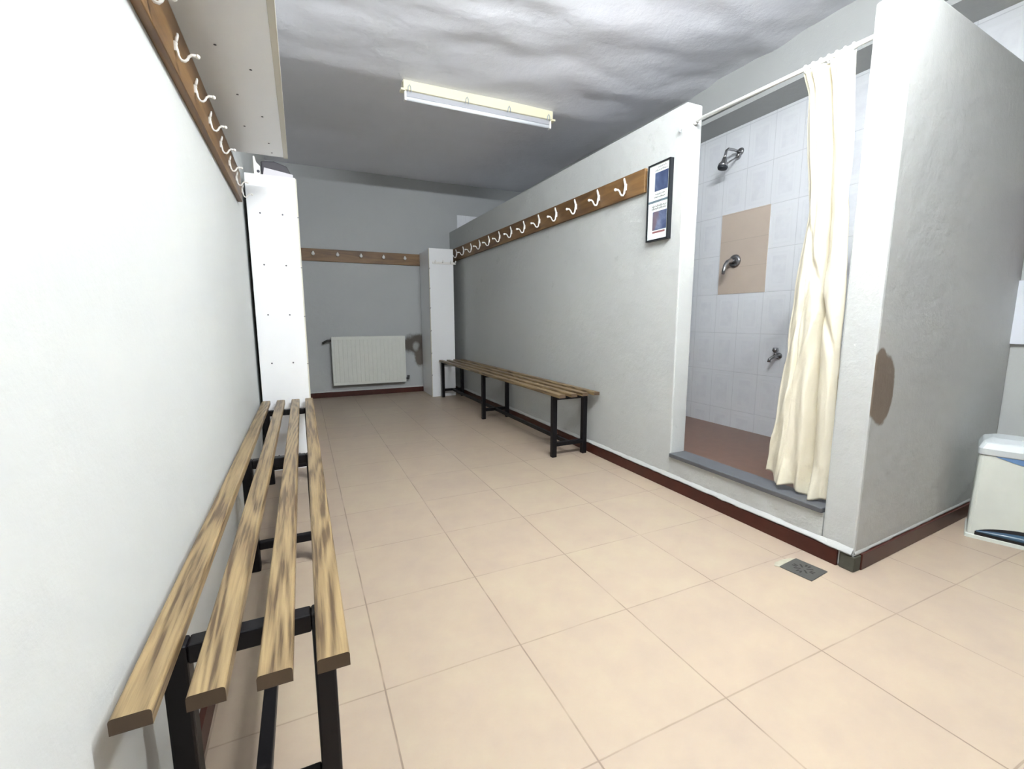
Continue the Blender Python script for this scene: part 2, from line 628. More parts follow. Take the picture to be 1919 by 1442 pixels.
cm = MB()
NX, NY = 90, 190
cm.grid(NX, NY, lambda u, v: (XL - .02 + (7.08 - XL) * u, YN - .02 + (YB - YN + .04) * v, ceil_z(XL + (7.05 - XL) * u, YN + (YB - YN) * v)))
cm.add([(XL - .3, YN - .3, ZC + .35), (XR + .3, YN - .3, ZC + .35), (XR + .3, YB + .3, ZC + .35), (XL - .3, YB + .3, ZC + .35)], [(0, 1, 2, 3)])
struct('ceiling', cm, M['ceiling'], label='uneven white plaster ceiling')

# boxed-in bulkhead over the showers: face, shadow groove, lip, soffit
bk = MB()
bk.extrude([(7.05, ZC + .12), (7.05, 6.315), (7.11, 6.315), (7.11, 6.275), (7.04, 6.275), (7.04, 6.20), (XR, 6.20), (XR, ZC + .12)], YN, YB, 'xz')
struct('wall_bulkhead', bk, M['paint'], label='boxed-in bulkhead above the showers')

# partition carrying the coat rack
struct('wall_partition', MB().prism([(XP, 2.97), (XPB, 2.97), (XPB, YB), (XP, YB)], 0, lambda x, y: 5.23 + (y - 2.97) * 0.012),
       M['paint_part'], 0.018, 'grey plastered partition wall')
# pillar + short side wall in one (slightly out of square)
struct('wall_side', MB().prism([(XP, 0.53), (XR, 0.74), (XR, 1.02), (XPB, 0.84), (XP, 0.84)], 0, 5.16), M['paint_corner'], 0.022,
       'pillar and side wall with flaked paint patch')
# low wall under the shower opening
struct('wall_kerb', MB().box(XP, XPB, 0.84, 2.97, 0, 0.475), M['paint_rough'], 0.0, 'rough plaster kerb under the shower opening')
struct('trim_1', MB().box(XP - .035, XPB, 0.845, 2.965, 0.475, 0.53), M['slate'], 0.008, 'grey slate threshold slab')
struct('floor_shower', MB().box(XPB, XR, 0.9, YB, 0.0, 0.18), M['brown_floor'], label='brown shower floor')
# tiled shower walls
struct('wall_shower_tiles', MB().box(XR - .02, XR, 0.76, YB, 0.18, 6.2), M['tile'], label='white embossed shower wall tiles')
struct('wall_shower_end_tiles', MB().box(XPB + .01, XR - .02, YB - .02, YB, 0.18, 5.94), M['tile'], label='white tiles on end wall')
struct('wall_shower_patch_tiles', MB().box(XR - .028, XR - .02, 4.16, 5.235, 2.95, 4.56), M['beige_tile'], label='plain beige tiles around shower valve')


# skirting
def skirt(name, p0, p1, off, h=0.165, lift=0.0):
    d = Vector((p1[0] - p0[0], p1[1] - p0[1], 0)).normalized()
    nrm = Vector((d.y, -d.x, 0)) * off
    poly = [p0, p1, (p1[0] + nrm.x, p1[1] + nrm.y), (p0[0] + nrm.x, p0[1] + nrm.y)]
    struct(name, MB().prism(poly, 0, h), M['skirt'], 0.006, 'dark red tiled skirting')


skirt('baseboard_left', (XL, YB), (XL, YN), -0.035)
skirt('baseboard_right', (XP, 0.665), (XP, YB), -0.03)
skirt('baseboard_back', (XL, YB), (XPB - .27, YB), 0.035)
sd = (0.74 - 0.53) / (XR - XP)
skirt('baseboard_side', (XP + .10, 0.53 + .10 * sd), (XR - .02, 0.735), 0.03)
# bare mortar where the corner skirting is missing
struct('trim_2', MB().prism([(XP, 0.66), (XP - .018, 0.64), (XP - .02, 0.515), (XP + .10, 0.515), (XP + .10, 0.54), (XP, 0.54)], 0, 0.155), M['mortar'], 0.01,
       'bare mortar corner with missing skirting')


# lumpy plaster edge sitting on the skirting
def lip(name, fn, L, up=0.055, out=0.035, n=260, h=0.163):
    mb = MB()
    vs_, fs = [], []
    for i in range(n + 1):
        t = L * i / n
        a = noise.noise(Vector((t * 3.1, 0.3, L))) * 0.5 + noise.noise(Vector((t * 11, 2.3, L))) * 0.3
        o = out * (1 + 0.35 * a)
        u = up * (1 + 0.5 * a)
        b = 0.012 * noise.noise(Vector((t * 6, 5.3, L)))
        for (dn, z) in ((0.0, h + b), (o, h + b), (o * 0.9, h + .012 + b), (o * 0.35, h + u * 0.7), (0.0, h + u)):
            vs_.append(fn(t, dn, z))
    for i in range(n):
        for k in range(4):
            fs.append((i * 5 + k, i * 5 + k + 1, (i + 1) * 5 + k + 1, (i + 1) * 5 + k))
    mb.add(vs_, fs, True)
    struct(name, mb, M['paint'], label='lumpy plaster edge above the skirting')


lip('trim_3', lambda t, dn, z: (XP + .002 - dn, 0.54 + t, z + (0.012 if t > 2.5 else 0.012)), YB - 0.56)
lip('trim_4', lambda t, dn, z: (XP + .0 + t, 0.53 + t * sd + .002 - dn, z + .006), XR - XP - 0.03, 0.035, 0.012)
lip('trim_5', lambda t, dn, z: (XL + .6 + t, YB + .002 - dn, z), XP - XL - .62, 0.05, 0.03)


# ================================================================== LAMPS
def lamp_fixture(label, x0, x1, y, ztop, lit, dz=0.0):
    """batten: housing with its tube hung below; ztop = ceiling height there; dz = tilt along x"""
    r = thing('fluorescent_lamp', label, 'ceiling light', ((x0 + x1) / 2, y, ztop))
    hz = 0.185 if not lit else 0.10
    gap = 0.115 if not lit else 0.06
    xm = (x0 + x1) / 2
    hb = MB().box(x0, x1, y - .075, y + .075, ztop - hz, ztop).build('housing', M['cream'], r, 0.008)
    MB().box(x0 - .045, x0 + .03, y - .09, y + .05, ztop - hz - .02, ztop - hz + .012).build('end_tab', M['cream'], r)
    MB().box(x1 - .03, x1 + .045, y - .09, y + .05, ztop - hz - .02, ztop - hz + .012).build('end_tab', M['cream'], r)
    MB().box(x0 + .02, x0 + .06, y - .045, y + .04, ztop - hz - gap - .045, ztop - hz).build('tube_holder', M['white_metal'], r, 0.008)
    MB().box(x1 - .06, x1 - .02, y - .045, y + .04, ztop - hz - gap - .045, ztop - hz).build('tube_holder', M['white_metal'], r, 0.008)
    zt = ztop - hz - gap
    if lit:
        for xx in (x0 + .5, x1 - .5):
            MB().tube([(xx, y, ztop), (xx, y, ZC + .05)], 0.02, 8).build('stem', M['white_metal'], r)
    MB().tube([(x0 + .06, y, zt), (x1 - .06, y, zt)], 0.036, 12).build('tube', M['lit_tube'] if lit else M['glass_tube'], r)
    if not lit:
        MB().box(x0 + .06, x1 - .06, y - .03, y + .03, ztop - hz - gap + .03, ztop - hz).build('reflector', M['grey_clip2'], r, 0.004)
        for k in (0.035, 0.39, 0.675, 0.965):
            xx = x0 + (x1 - x0) * k
            cb = MB()
            cb.tube([(xx - .03, y - .082, ztop - hz - .03), (xx - .022, y - .086, ztop - hz + .05), (xx, y - .088, ztop - hz + .085), (xx + .022, y - .086, ztop - hz + .05), (xx + .03, y - .082, ztop - hz - .03)], 0.009, 6)
            cb.build('clip', M['grey_clip'], r)
    return r


lamp_fixture('unlit cream fluorescent batten light across the middle of the ceiling', 1.53, 4.56, 6.90, 6.655, False)
lamp_fixture('lit fluorescent batten light on the ceiling above the camera', 0.9, 3.9, -0.1, 6.20, True)


# ================================================================== BENCHES
def rounded_slat(x0, x1, y0, y1, z0, z1, r=0.012):
    prof = []
    for (cx, cz, a0) in ((x1 - r, z1 - r, 0), (x0 + r, z1 - r, 90)):
        for k in range(4):
            a = math.radians(a0 + 30 * k)
            prof.append((cx + r * math.cos(a), cz + r * math.sin(a)))
    prof += [(x0, z0), (x1, z0)]
    mb = MB()
    n = len(prof)
    vs_ = [(p[0], y0, p[1]) for p in prof] + [(p[0], y1, p[1]) for p in prof]
    mb.add(vs_, [(i, (i + 1) % n, n + (i + 1) % n, n + i) for i in range(n)])
    mb.mat(1)
    mb.add(vs_, [tuple(reversed(range(n))), tuple(range(n, 2 * n))])
    return mb


def bench(label, slats, y0, y1, legs, frames, ztop, rail_x, low):
    r = thing('slatted_bench', label, 'bench', ((slats[0][0] + slats[-1][1]) / 2, (y0 + y1) / 2, 0))
    ts = 0.058
    for (a, b) in slats:
        rounded_slat(a, b, y0 + random.uniform(-.006, .006), y1 + random.uniform(-.02, .02), ztop - ts, ztop).build('slat', [M['slat'], M['slat_end']], r)
    h = 0.046
    zt = ztop - ts
    for fy in frames:
        for lx in legs:
            MB().box(lx - h, lx + h, fy - h, fy + h, 0, zt).build('leg', M['black'], r, 0.012)
        MB().box(legs[0] + h, legs[1] - h, fy - h + .004, fy + h - .004, zt - .085, zt - .001).build('crossbar', M['black'], r, 0.008)
        MB().box(legs[0] + h, legs[1] - h, fy - h * .8, fy + h * .8, low - .075, low).build('lower_crossbar', M['black'], r, 0.008)
    for i in range(len(frames) - 1):
        MB().box(rail_x - .035, rail_x + .035, frames[i] + h, frames[i + 1] - h, low - .072, low - .004).build('stretcher', M['black'], r, 0.008)
    return r


lb = bench('long pine-slatted bench with black steel legs against the left wall in the foreground',
      [(-.995, -.880), (-.790, -.674), (-.580, -.463), (-.381, -.264)], -0.095, 6.17, (-.910, -.352), (0.33, 3.02, 5.62), 1.18, -.655, 0.29)
bench('slatted wooden bench on black legs under the coat rack along the right partition wall',
      [(3.500, 3.620), (3.735, 3.855), (3.965, 4.085), (4.200, 4.315)], 4.66, 12.02, (3.585, 4.215), (4.98, 8.41, 11.93), 1.18, 3.9, 0.27)


# ================================================================== COAT RACKS
def hook(parent, y, xs, z, side, sc=1.0):
    """side = +1 projects to +x, -1 to -x"""
    f = lambda n, dz, dy=0.0: (xs + side * n * sc, y + dy, z + dz * sc)
    mb = MB()
    mb.box(min(xs, xs + side * .012), max(xs, xs + side * .012), y - .024 * sc, y + .024 * sc, z - .035 * sc, z + .055 * sc)
    mb.ball(f(.018, .040), 0.016 * sc, 8, 6)
    mb.ball(f(.018, -.015), 0.016 * sc, 8, 6)
    mb.tube([f(.012, .05), f(.026, .09), f(.036, .12), f(.036, .14)], [.017 * sc, .017 * sc, .014 * sc, .01 * sc], 8)
    mb.tube([f(.012, .03), f(.022, -.03), f(.030, -.080), f(.050, -.112), f(.080, -.116), f(.104, -.094), f(.120, -.062), f(.148, -.042), f(.188, -.046)],
            [.015 * sc, .016 * sc, .0145 * sc, .014 * sc, .014 * sc, .0135 * sc, .013 * sc, .0145 * sc, .017 * sc], 9)
    mb.ball(f(.198, -.048), 0.023 * sc, 9, 7)
    return mb.build('hook', M['white_metal'], parent)


r = thing('coat_rack', 'long stained pine coat rack with white hooks on the right partition wall', 'coat rack', (XP, 8.4, 4.45))
bd = MB()
ya, yb = 3.68, 13.2
XQ = XP - .002
bd.add([(XQ, ya, 4.275), (XP - .055, ya, 4.275), (XP - .055, ya, 4.612), (XQ, ya, 4.612), (XQ, yb, 4.335), (XP - .055, yb, 4.335), (XP - .055, yb, 4.735), (XQ, yb, 4.735)],
       [(0, 1, 2, 3), (4, 7, 6, 5), (0, 4, 5, 1), (1, 5, 6, 2), (2, 6, 7, 3), (0, 3, 7, 4)])
bd.build('board', M['strip_y'], r, 0.006)
for k in range(13):
    y = 4.10 + 0.699 * k
    hook(r, y, XP - .055, 4.437 + 0.007 * k, -1)

r = thing('coat_rack', 'stained pine coat rack with white hooks high on the left wall under the shelf', 'coat rack', (XL, 3.2, 4.2))
MB().box(XL, XL + .055, 0.2, 5.62, 4.035, 4.42).build('board', M['strip_y'], r, 0.006)
for k in range(9):
    hook(r, 0.80 + 0.60 * k, XL + .055, 4.175, 1, 0.62)

r = thing('coat_rack', 'pine peg rail with five round white knobs on the back wall', 'coat rack', (1.55, YB, 4.35))
MB().box(-.25, 3.36, YB - .05, YB, 4.20, 4.565).build('board', M['strip_x'], r, 0.006)
for x in (0.08, 0.77, 1.455, 2.14, 2.815):
    kb = MB()
    kb.tube([(x, YB - .05, 4.405), (x, YB - .10, 4.405)], [0.03, 0.022], 10)
    kb.ball((x, YB - .125, 4.405), 0.05, 10, 8, (1, .7, 1))
    kb.ball((x + .005, YB - .09, 4.46), 0.026, 8, 6)
    kb.build('knob', M['white_metal'], r)


# ================================================================== SHELF + LOCKERS
r = thing('wall_shelf', 'white melamine shelf board fixed high on the left wall above the hooks', 'shelf', (-.7, 2.5, 4.6))
sh = MB()
sh.box(XL, -.435, -2.6, 5.33, 4.60, 4.66)
sh.mat(1)
for (x, y) in ((-.62, 3.05), (-.60, 4.05), (-.585, 4.85), (-.80, 4.4), (-.84, 2.75), (-.57, 5.2), (-.78, 3.6)):
    sh.tube([(x, y, 4.6), (x, y, 4.597)], 0.011, 8)
sh.build('board', [M['melamine'], M['dot']], r)
MB().box(-.437, -.385, -2.6, 5.32, 4.583, 4.668).build('edge_band', M['melamine_edge'], r, 0.004)


def locker(label, x0, x1, y0, y1, h, dots, ticks, cols):
    r = thing('tall_cabinet', label, 'cabinet', ((x0 + x1) / 2, (y0 + y1) / 2, 0))
    t = 0.045
    fp = MB().box(x0, x1, y0, y0 + t, 0.0, h)
    fp.mat(1)
    for z in dots:
        for cx in cols:
            xx = x0 + (x1 - x0) * cx
            fp.tube([(xx, y0, z), (xx, y0 - .003, z)], 0.013, 8)
    fp.build('front_panel', [M['melamine'], M['dot']], r, 0.004)
    MB().box(x0 + .01, x0 + .01 + t, y0 + t, y1, 0.0, h - .05).build('side_panel', M['melamine'], r)
    MB().box(x1 - .01 - t, x1 - .01, y0 + t, y1, 0.0, h - .05).build('side_panel', M['melamine'], r)
    MB().box(x0 + .055, x1 - .055, y1 - t, y1, 0.0, h - .05).build('back_panel', M['melamine'], r)
    MB().box(x0 + .01, x1 - .01, y0 + t, y1, h - .05, h - .005).build('top_panel', M['melamine'], r)
    # exposed edge band with the shelf ends showing as ticks
    eb = MB().box(x1 if cols[0] < .5 and ticks > 0 else x0 - .02, x1 + .02 if cols[0] < .5 and ticks > 0 else x0, y0 + .004, y0 + t, 0.0, h - .01)
    eb.mat(1)
    for z in dots:
        xx = x1 if ticks > 0 else x0 - .02
        eb.box(xx, xx + .02, y0 + .001, y0 + .004, z - .03, z - .018)
    eb.build('edge_band', [M['melamine_edge'], M['dot']], r)
    return r


locker('tall white melamine cabinet beyond the left bench, against the left wall', -.99, -.315, 6.25, 8.1, 4.60,
       [4.04, 3.28, 2.52, 1.76, 1.0, .25], 1, (0.25, 0.70))
locker('tall white melamine cabinet in the far corner behind the right bench', 3.30, 4.055, 12.12, 13.40, 4.60,
       [4.0, 3.4, 2.8, 2.1, 1.4, .7], -1, (-.0,))

# things on top of the left cabinet
r = thing('storage_box', 'dark plastic box lying on top of the left white cabinet', 'box', (-.52, 7.05, 4.602))
bx = MB()
bx.extrude([(-.79, 4.602), (-.37, 4.602), (-.365, 4.80), (-.42, 4.91), (-.60, 4.965), (-.79, 4.945)], 6.78, 7.4, 'xz')
bx.build('case', M['black_box'], r, 0.02, 3)
r = MB()
r.extrude([(-.745, 4.602), (-.34, 4.602), (-.335, 4.655), (-.725, 4.715)], 6.29, 6.55, 'xz')
tag(r.build('folded_card', M['paper_box'], None, 0.004, origin=(-.52, 6.4, 4.6)), 'small white folded card on the front edge of the left cabinet top', 'card')
br = MB()
br.extrude([(-.885, 4.6), (-.80, 4.6), (-.795, 4.83), (-.845, 4.88), (-.865, 4.97), (-.885, 4.97)], 6.66, 6.69, 'xz')
br.mat(1)
br.tube([(-.825, 6.66, 4.75), (-.825, 6.655, 4.75)], 0.022, 10)
tag(br.build('angle_bracket', [M['white_metal'], M['dot']], None, origin=(-.84, 6.67, 4.6)), 'white angle bracket standing on the left cabinet beside the dark box', 'bracket')

# rail on the right cabinet
r = thing('hook_rail', 'small white rail with little hooks across the far corner cabinet front', 'hook rail', (3.74, 12.12, 4.17))
MB().box(3.385, 4.13, 12.085, 12.115, 4.135, 4.20).build('rail', M['white_metal'], r, 0.006)
for x in (3.46, 3.70, 3.95, 4.10):
    hb = MB()
    hb.tube([(x, 12.085, 4.18), (x, 12.04, 4.17), (x, 12.015, 4.19), (x, 12.01, 4.215)], 0.015, 7)
    hb.ball((x, 12.01, 4.22), 0.022, 8, 6)
    hb.build('hook', M['white_metal'], r)

# ================================================================== RADIATOR
r = thing('radiator', 'white panel radiator low on the back wall', 'radiator', (1.57, YB - .2, 0.38))
y0, y1 = 13.14, 13.30
x0, x1, z0, z1 = 0.43, 2.685, 0.40, 1.915
rm = MB()
N = 17
prof = [(x0, y1), (x0, y0 + .008)]
for k in range(N):
    a = x0 + .06 + (x1 - x0 - .12) * k / N
    b = x0 + .06 + (x1 - x0 - .12) * (k + 1) / N
    wd = b - a
    prof += [(a + wd * .06, y0 + .008), (a + wd * .2, y0), (a + wd * .8, y0), (a + wd * .94, y0 + .008)]
prof += [(x1, y0 + .008), (x1, y1)]
rm.prism(prof, z0 + .08, z1 - .09)
rm.box(x0, x1, y0 + .004, y1, z0, z0 + .08)
rm.box(x0, x1, y0 + .004, y1, z1 - .09, z1)
rm.build('panel', M['radiator'], r, 0.006)
g = MB()
for k in range(40):
    a = x0 + .04 + (x1 - x0 - .08) * k / 40
    g.box(a, a + .025, y0 + .03, y1 - .02, z1, z1 + .008)
g.build('top_grille', M['radiator'], r)
MB().tube([(x0 - .0, 13.24, 1.80), (x0 - .10, 13.24, 1.80), (x0 - .16, 13.26, 1.775), (x0 - .22, 13.3, 1.73), (x0 - .22, 13.44, 1.73)], 0.035, 8).build('valve', M['dark_metal'], r)
MB().tube([(x1, 13.24, .50), (x1 + .09, 13.24, .50), (x1 + .09, 13.24, .60)], [.035, .04, .045], 8).build('valve', M['dark_metal'], r)
MB().box(.8, .9, y1, YB - .002, 1.5, 1.6).build('bracket', M['dark_metal'], r)
MB().box(2.2, 2.3, y1, YB - .002, 1.5, 1.6).build('bracket', M['dark_metal'], r)

# ================================================================== PICTURE FRAME
r = thing('picture_frame', 'narrow black frame holding two small blue posters beside the coat rack', 'picture frame', (XP, 3.38, 4.08))
fx0, fx1 = XP - .065, XP
Y0, Y1, Z0, Z1 = 3.165, 3.598, 3.55, 4.605
fb = 0.022
fr = MB()
fr.box(fx0, fx1, Y0, Y0 + fb, Z0, Z1).box(fx0, fx1, Y1 - fb, Y1, Z0, Z1)
fr.box(fx0, fx1, Y0 + fb, Y1 - fb, Z0, Z0 + fb).box(fx0, fx1, Y0 + fb, Y1 - fb, Z1 - fb, Z1)
fr.box(fx0 + .03, fx1, Y0 + fb, Y1 - fb, Z0 + fb, Z1 - fb)
fr.build('frame', M['frame'], r)
px = fx0 + .012
MB().box(px, fx0 + .03, Y0 + fb, Y1 - fb, 4.105, Z1 - fb).build('upper_poster', M['paper'], r)
MB().box(px, fx0 + .03, Y0 + fb, Y1 - fb, Z0 + fb, 4.075).build('lower_poster', M['paper'], r)
MB().box(px - .001, fx0 + .03, Y0 + fb, Y1 - fb, 4.075, 4.105).build('divider', M['divider'], r)
MB().box(px - .001, px, 3.205, 3.460, 4.225, 4.475).build('upper_print', M['photo_a'], r)
MB().box(px - .001, px, 3.205, 3.480, 3.695, 3.950).build('lower_print', M['photo_b'], r)


def scrawl(mb, y_left, y_right, z, h, n):
    # handwriting too small to read: looped strokes along a line
    pts = []
    for k in range(n + 1):
        t = k / n
        y = y_left + (y_right - y_left) * t
        a = (0.5, -.5, .25, -.4, .9, -.5, .3, -.2)[k % 8]
        pts.append((px - .003, y + (0.006 if k % 3 else -0.004), z + h * a))
    mb.tube(pts, 0.0026, 4)



for args in [(3.40, 3.24, 4.545, .022, 14), (3.46, 3.215, 4.505, .022, 20), (3.44, 3.25, 4.185, .018, 16), (3.46, 3.24, 4.145, .018, 20), (3.50, 3.22, 4.025, .024, 30), (3.50, 3.22, 3.990, .024, 30)]:
    sc = MB()
    scrawl(sc, *args)
    sc.build('handwriting', M['ink'], r)
MB().box(px - .001, px, 3.23, 3.475, 3.655, 3.680).build('caption_bar', M['redink'], r)

# ================================================================== SHOWER FITTINGS
r = thing('wall_shower', 'chrome wall-mounted shower head above the beige tile patch', 'shower', (XR - .02, 4.90, 5.67))
W = XR - .02
a = MB()
a.tube([(W, 4.90, 5.71), (W - .03, 4.90, 5.71)], [0.075, 0.06], 16)
a.build('wall_rose', M['chrome'], r)
a = MB()
a.tube([(W - .02, 4.90, 5.70), (W - .20, 4.895, 5.71), (W - .36, 4.885, 5.70), (W - .415, 4.88, 5.66), (W - .44, 4.88, 5.58), (W - .46, 4.88, 5.50)], 0.026, 10)
a.build('arm', M['chrome'], r)
a = MB()
a.ball((W - .05, 4.905, 5.63), 0.055, 10, 8)
a.tube([(W - .05, 4.90, 5.62), (W - .37, 4.88, 5.44)], 0.016, 8)
a.build('stay', M['chrome'], r)
a = MB()
a.tube([(W - .452, 4.88, 5.53), (W - .466, 4.88, 5.45), (W - .482, 4.88, 5.40), (W - .492, 4.88, 5.35)], [0.035, 0.05, 0.085, 0.095], 16)
a.build('nozzle', M['chrome'], r)
MB().tube([(W - .492, 4.88, 5.35), (W - .500, 4.88, 5.315)], [0.097, 0.085], 16).build('spray_plate', M['dark_rubber'], r)

r = thing('shower_mixer', 'chrome shower lever valve on the beige tile patch', 'shower mixer', (W - .008, 4.86, 3.60))
a = MB()
a.tube([(W - .008, 4.86, 3.60), (W - .03, 4.86, 3.60), (W - .05, 4.86, 3.60)], [0.135, 0.13, 0.09], 24)
a.build('wall_plate', M['chrome'], r)
a = MB()
a.tube([(W - .04, 4.86, 3.60), (W - .15, 4.86, 3.60), (W - .22, 4.86, 3.57), (W - .28, 4.86, 3.50), (W - .31, 4.86, 3.40), (W - .325, 4.86, 3.33)], [0.06, 0.05, 0.045, 0.04, 0.035, 0.028], 12)
a.build('lever', M['chrome'], r)

r = thing('wall_tap', 'small chrome tap low on the tiled shower wall by the curtain', 'tap', (W, 3.76, 1.76))
a = MB()
a.tube([(W, 3.76, 1.75), (W - .02, 3.76, 1.75), (W - .03, 3.76, 1.75), (W - .12, 3.77, 1.75), (W - .17, 3.785, 1.72), (W - .21, 3.80, 1.69), (W - .22, 3.80, 1.64)], [0.06, 0.06, .035, .035, .032, .03, .032], 12)
a.build('spout', M['chrome'], r)
a = MB()
a.tube([(W - .10, 3.77, 1.76), (W - .10, 3.775, 1.83)], [.03, .022], 10)
a.tube([(W - .10, 3.775, 1.82), (W - .10, 3.775, 1.85), (W - .10, 3.775, 1.905)], [.03, .055, .045], 12)
a.build('handle', M['chrome'], r)

# ================================================================== CURTAIN
r = thing('curtain_rod', 'thin white rod spanning the top of the shower opening', 'curtain rod', (4.49, 1.9, 4.97))
MB().tube([(4.49, 0.845, 4.955), (4.49, 2.965, 5.01)], 0.022, 10).build('rod', M['cable'], r)
MB().tube([(4.49, 2.965, 5.01), (4.49, 2.935, 5.009)], 0.045, 12).build('end_socket', M['cable'], r)
MB().tube([(4.49, 0.845, 4.955), (4.49, 0.875, 4.956)], 0.045, 12).build('end_socket', M['cable'], r)
hk = MB()
hk.tube([(4.358, 3.06, 4.92), (4.33, 3.055, 4.92), (4.325, 3.05, 4.895), (4.335, 3.045, 4.875)], 0.012, 7)
tag(hk.build('screw_hook', M['grey_clip'], None, origin=(4.36, 3.06, 4.92)), 'tiny metal screw hook at the top of the partition beside the opening', 'hook')


def lerp_tab(tab, z):
    for (za, a), (zb, b) in zip(tab, tab[1:]):
        if (za - z) * (zb - z) <= 0:
            t = (z - za) / (zb - za)
            t = t * t * (3 - 2 * t)
            return a + (b - a) * t
    return tab[-1][1]


LT = [(4.98, 1.53), (4.64, 1.45), (3.5, 1.36), (2.7, 1.43), (2.1, 1.47), (1.4, 1.52), (0.5, 1.60)]
RT = [(4.98, 1.03), (3.93, 0.965), (2.43, 0.905), (0.5, 0.865)]


def curtain(u, v):
    # u 0 at the right (pillar side) .. 1 at the left
    zt = lerp_tab([(0.0, 4.920), (1.0, 4.932)], u)
    hem = 0.55 + 0.022 * math.sin(u * 14 + .6) + (0.05 if u > .55 else 0) * 1.0 + 0.10 * max(0, (u - .8)) * 3
    z = zt + (hem - zt) * v
    yl, yr = lerp_tab(LT, max(0.5, z)), lerp_tab(RT, max(0.5, z))
    fold = 0.5 + 0.5 * v
    uu = u + 0.03 * math.sin(9 * u + 2.0 * v)
    # broad plastic folds: sharp valley at u~.45
    x = 4.49
    uv = 0.52 - 0.24 * v                       # the deep valley wanders towards the pillar lower down
    if u < uv:
        a = u / uv
        x += -0.055 * math.sin(math.pi * a) ** 0.8 + 0.05 * a ** 6
    else:
        a = (u - uv) / (1 - uv)
        x += 0.075 * math.exp(-(a / 0.10) ** 2) - 0.045 * math.sin(math.pi * min(1, a * 1.05)) + 0.018 * math.sin(2 * math.pi * (a * 2.1 + .3 * v)) * (0.5 + v)
        x += 0.035 * math.exp(-((a - .62) / .05) ** 2) * max(0.0, 1 - abs(v - .75) / .35)
    ph = 6.28 * u * 3
    # pleats where the rings bunch it at the top
    x += 0.03 * math.sin(2 * math.pi * 6.5 * u) * math.exp(-v * 9)
    # creases
    x += 0.020 * noise.noise(Vector((u * 5, z * 1.3, 4.0))) + 0.007 * noise.noise(Vector((u * 16, z * 4.3, 9.0)))
    # waist pinch creases
    x += 0.04 * math.exp(-((z - 2.75 - (u - .5) * 1.6) / .10) ** 2) * (0.3 + 0.7 * math.sin(math.pi * u))
    x += 0.03 * math.exp(-((z - 3.15 + (u - .5) * 2.2) / .12) ** 2) * u
    x -= 0.03 * math.exp(-((z - 2.1 + (u - .6) * 2.6) / .14) ** 2)
    # bunched hem
    k = max(0.0, 1 - (z - .55) / .35)
    x += 0.045 * k * math.sin(u * 15 + 1.0) - 0.03 * k * math.sin(u * 31)
    y = yr + (yl - yr) * u + 0.012 * math.sin(ph * 1.0 + 1.3) * fold
    x = max(4.385, min(4.62, x))
    return (x, y, z)


r = thing('shower_curtain', 'crumpled cream plastic curtain gathered at the right of the shower opening', 'curtain', (4.49, 1.25, 4.96))
cb = MB()
cb.grid(90, 220, curtain)
co = cb.build('curtain_sheet', M['curtain'], r)
sol = co.modifiers.new('solid', 'SOLIDIFY')
sol.thickness = 0.0012
for k in range(7):
    yy = 1.06 + 0.075 * k
    rg = MB()
    pts = [(4.49 + .034 * math.cos(a), yy, 4.956 + .0019 * k + .036 * math.sin(a)) for a in [2 * math.pi * i / 12 for i in range(13)]]
    rg.tube(pts, 0.006, 6, cap=False)
    rg.build('ring', M['cable'], r)

# ================================================================== FLOOR DRAIN
r = thing('floor_drain', 'square grey metal drain cover set in the floor by the shower corner', 'drain', (3.98, 0.755, 0))
A = Vector((4.10, 0.915, 0)); B = Vector((4.135, 0.625, 0)); Cc = Vector((3.835, 0.59, 0)); D = Vector((3.80, 0.885, 0))
MB().prism([(p.x, p.y) for p in (D, Cc, B, A)], 0.0, 0.010).build('plate', M['steel'], r, 0.004)
cen = (A + B + Cc + D) / 4
e1 = (B - A).normalized()
e2 = (A - D).normalized()
dr = MB()
for (ang, r0, r1) in [(45, .025, .085), (135, .025, .085), (225, .025, .085), (315, .025, .085), (10, .06, .10), (80, .06, .10), (100, .06, .10), (170, .06, .10), (190, .06, .10), (260, .06, .10), (280, .06, .10), (350, .06, .10)]:
    a_ = math.radians(ang)
    d = e1 * math.cos(a_) + e2 * math.sin(a_)
    n_ = Vector((-d.y, d.x, 0)) * 0.008
    p0, p1 = cen + d * r0, cen + d * r1
    dr.prism([((p0 + n_).x, (p0 + n_).y), ((p1 + n_).x, (p1 + n_).y), ((p1 - n_).x, (p1 - n_).y), ((p0 - n_).x, (p0 - n_).y)][::-1], 0.0098, 0.0108)
dr.build('slots', M['dark'], r)
mo = MB()
mo.prism([(3.80, .885), (3.775, .92), (3.83, .955), (3.95, .96), (4.06, .94), (4.08, .918), (3.90, .90)][::-1], 0.0, 0.006)
mo.build('mortar_smear', M['mortar_pale'], r)

# ================================================================== PEDAL BIN
r = thing('pedal_bin', 'wide white plastic pedal bin with blue liner at the right edge by the side wall', 'bin', (6.8, 0.2, 0))
P0 = Vector((6.325, 0.425, 0))
eu = Vector((0.329, -0.944, 0)).normalized()       # along the front face
ed = Vector((0.944, 0.329, 0)).normalized()        # into the depth
Wd, Dp = 1.0, 0.55


def q(u, d, z):
    p = P0 + eu * u + ed * d
    return (p.x, p.y, z)


def loft(rings, closed_top=True):
    mb = MB()
    n = len(rings[0])
    vs_ = [p for rg in rings for p in rg]
    fs = []
    for i in range(len(rings) - 1):
        for k in range(n):
            k2 = (k + 1) % n
            fs.append((i * n + k, i * n + k2, (i + 1) * n + k2, (i + 1) * n + k))
    fs.append(tuple(reversed(range(n))))
    o = (len(rings) - 1) * n
    fs.append(tuple(range(o, o + n)))
    mb.add(vs_, fs)
    return mb


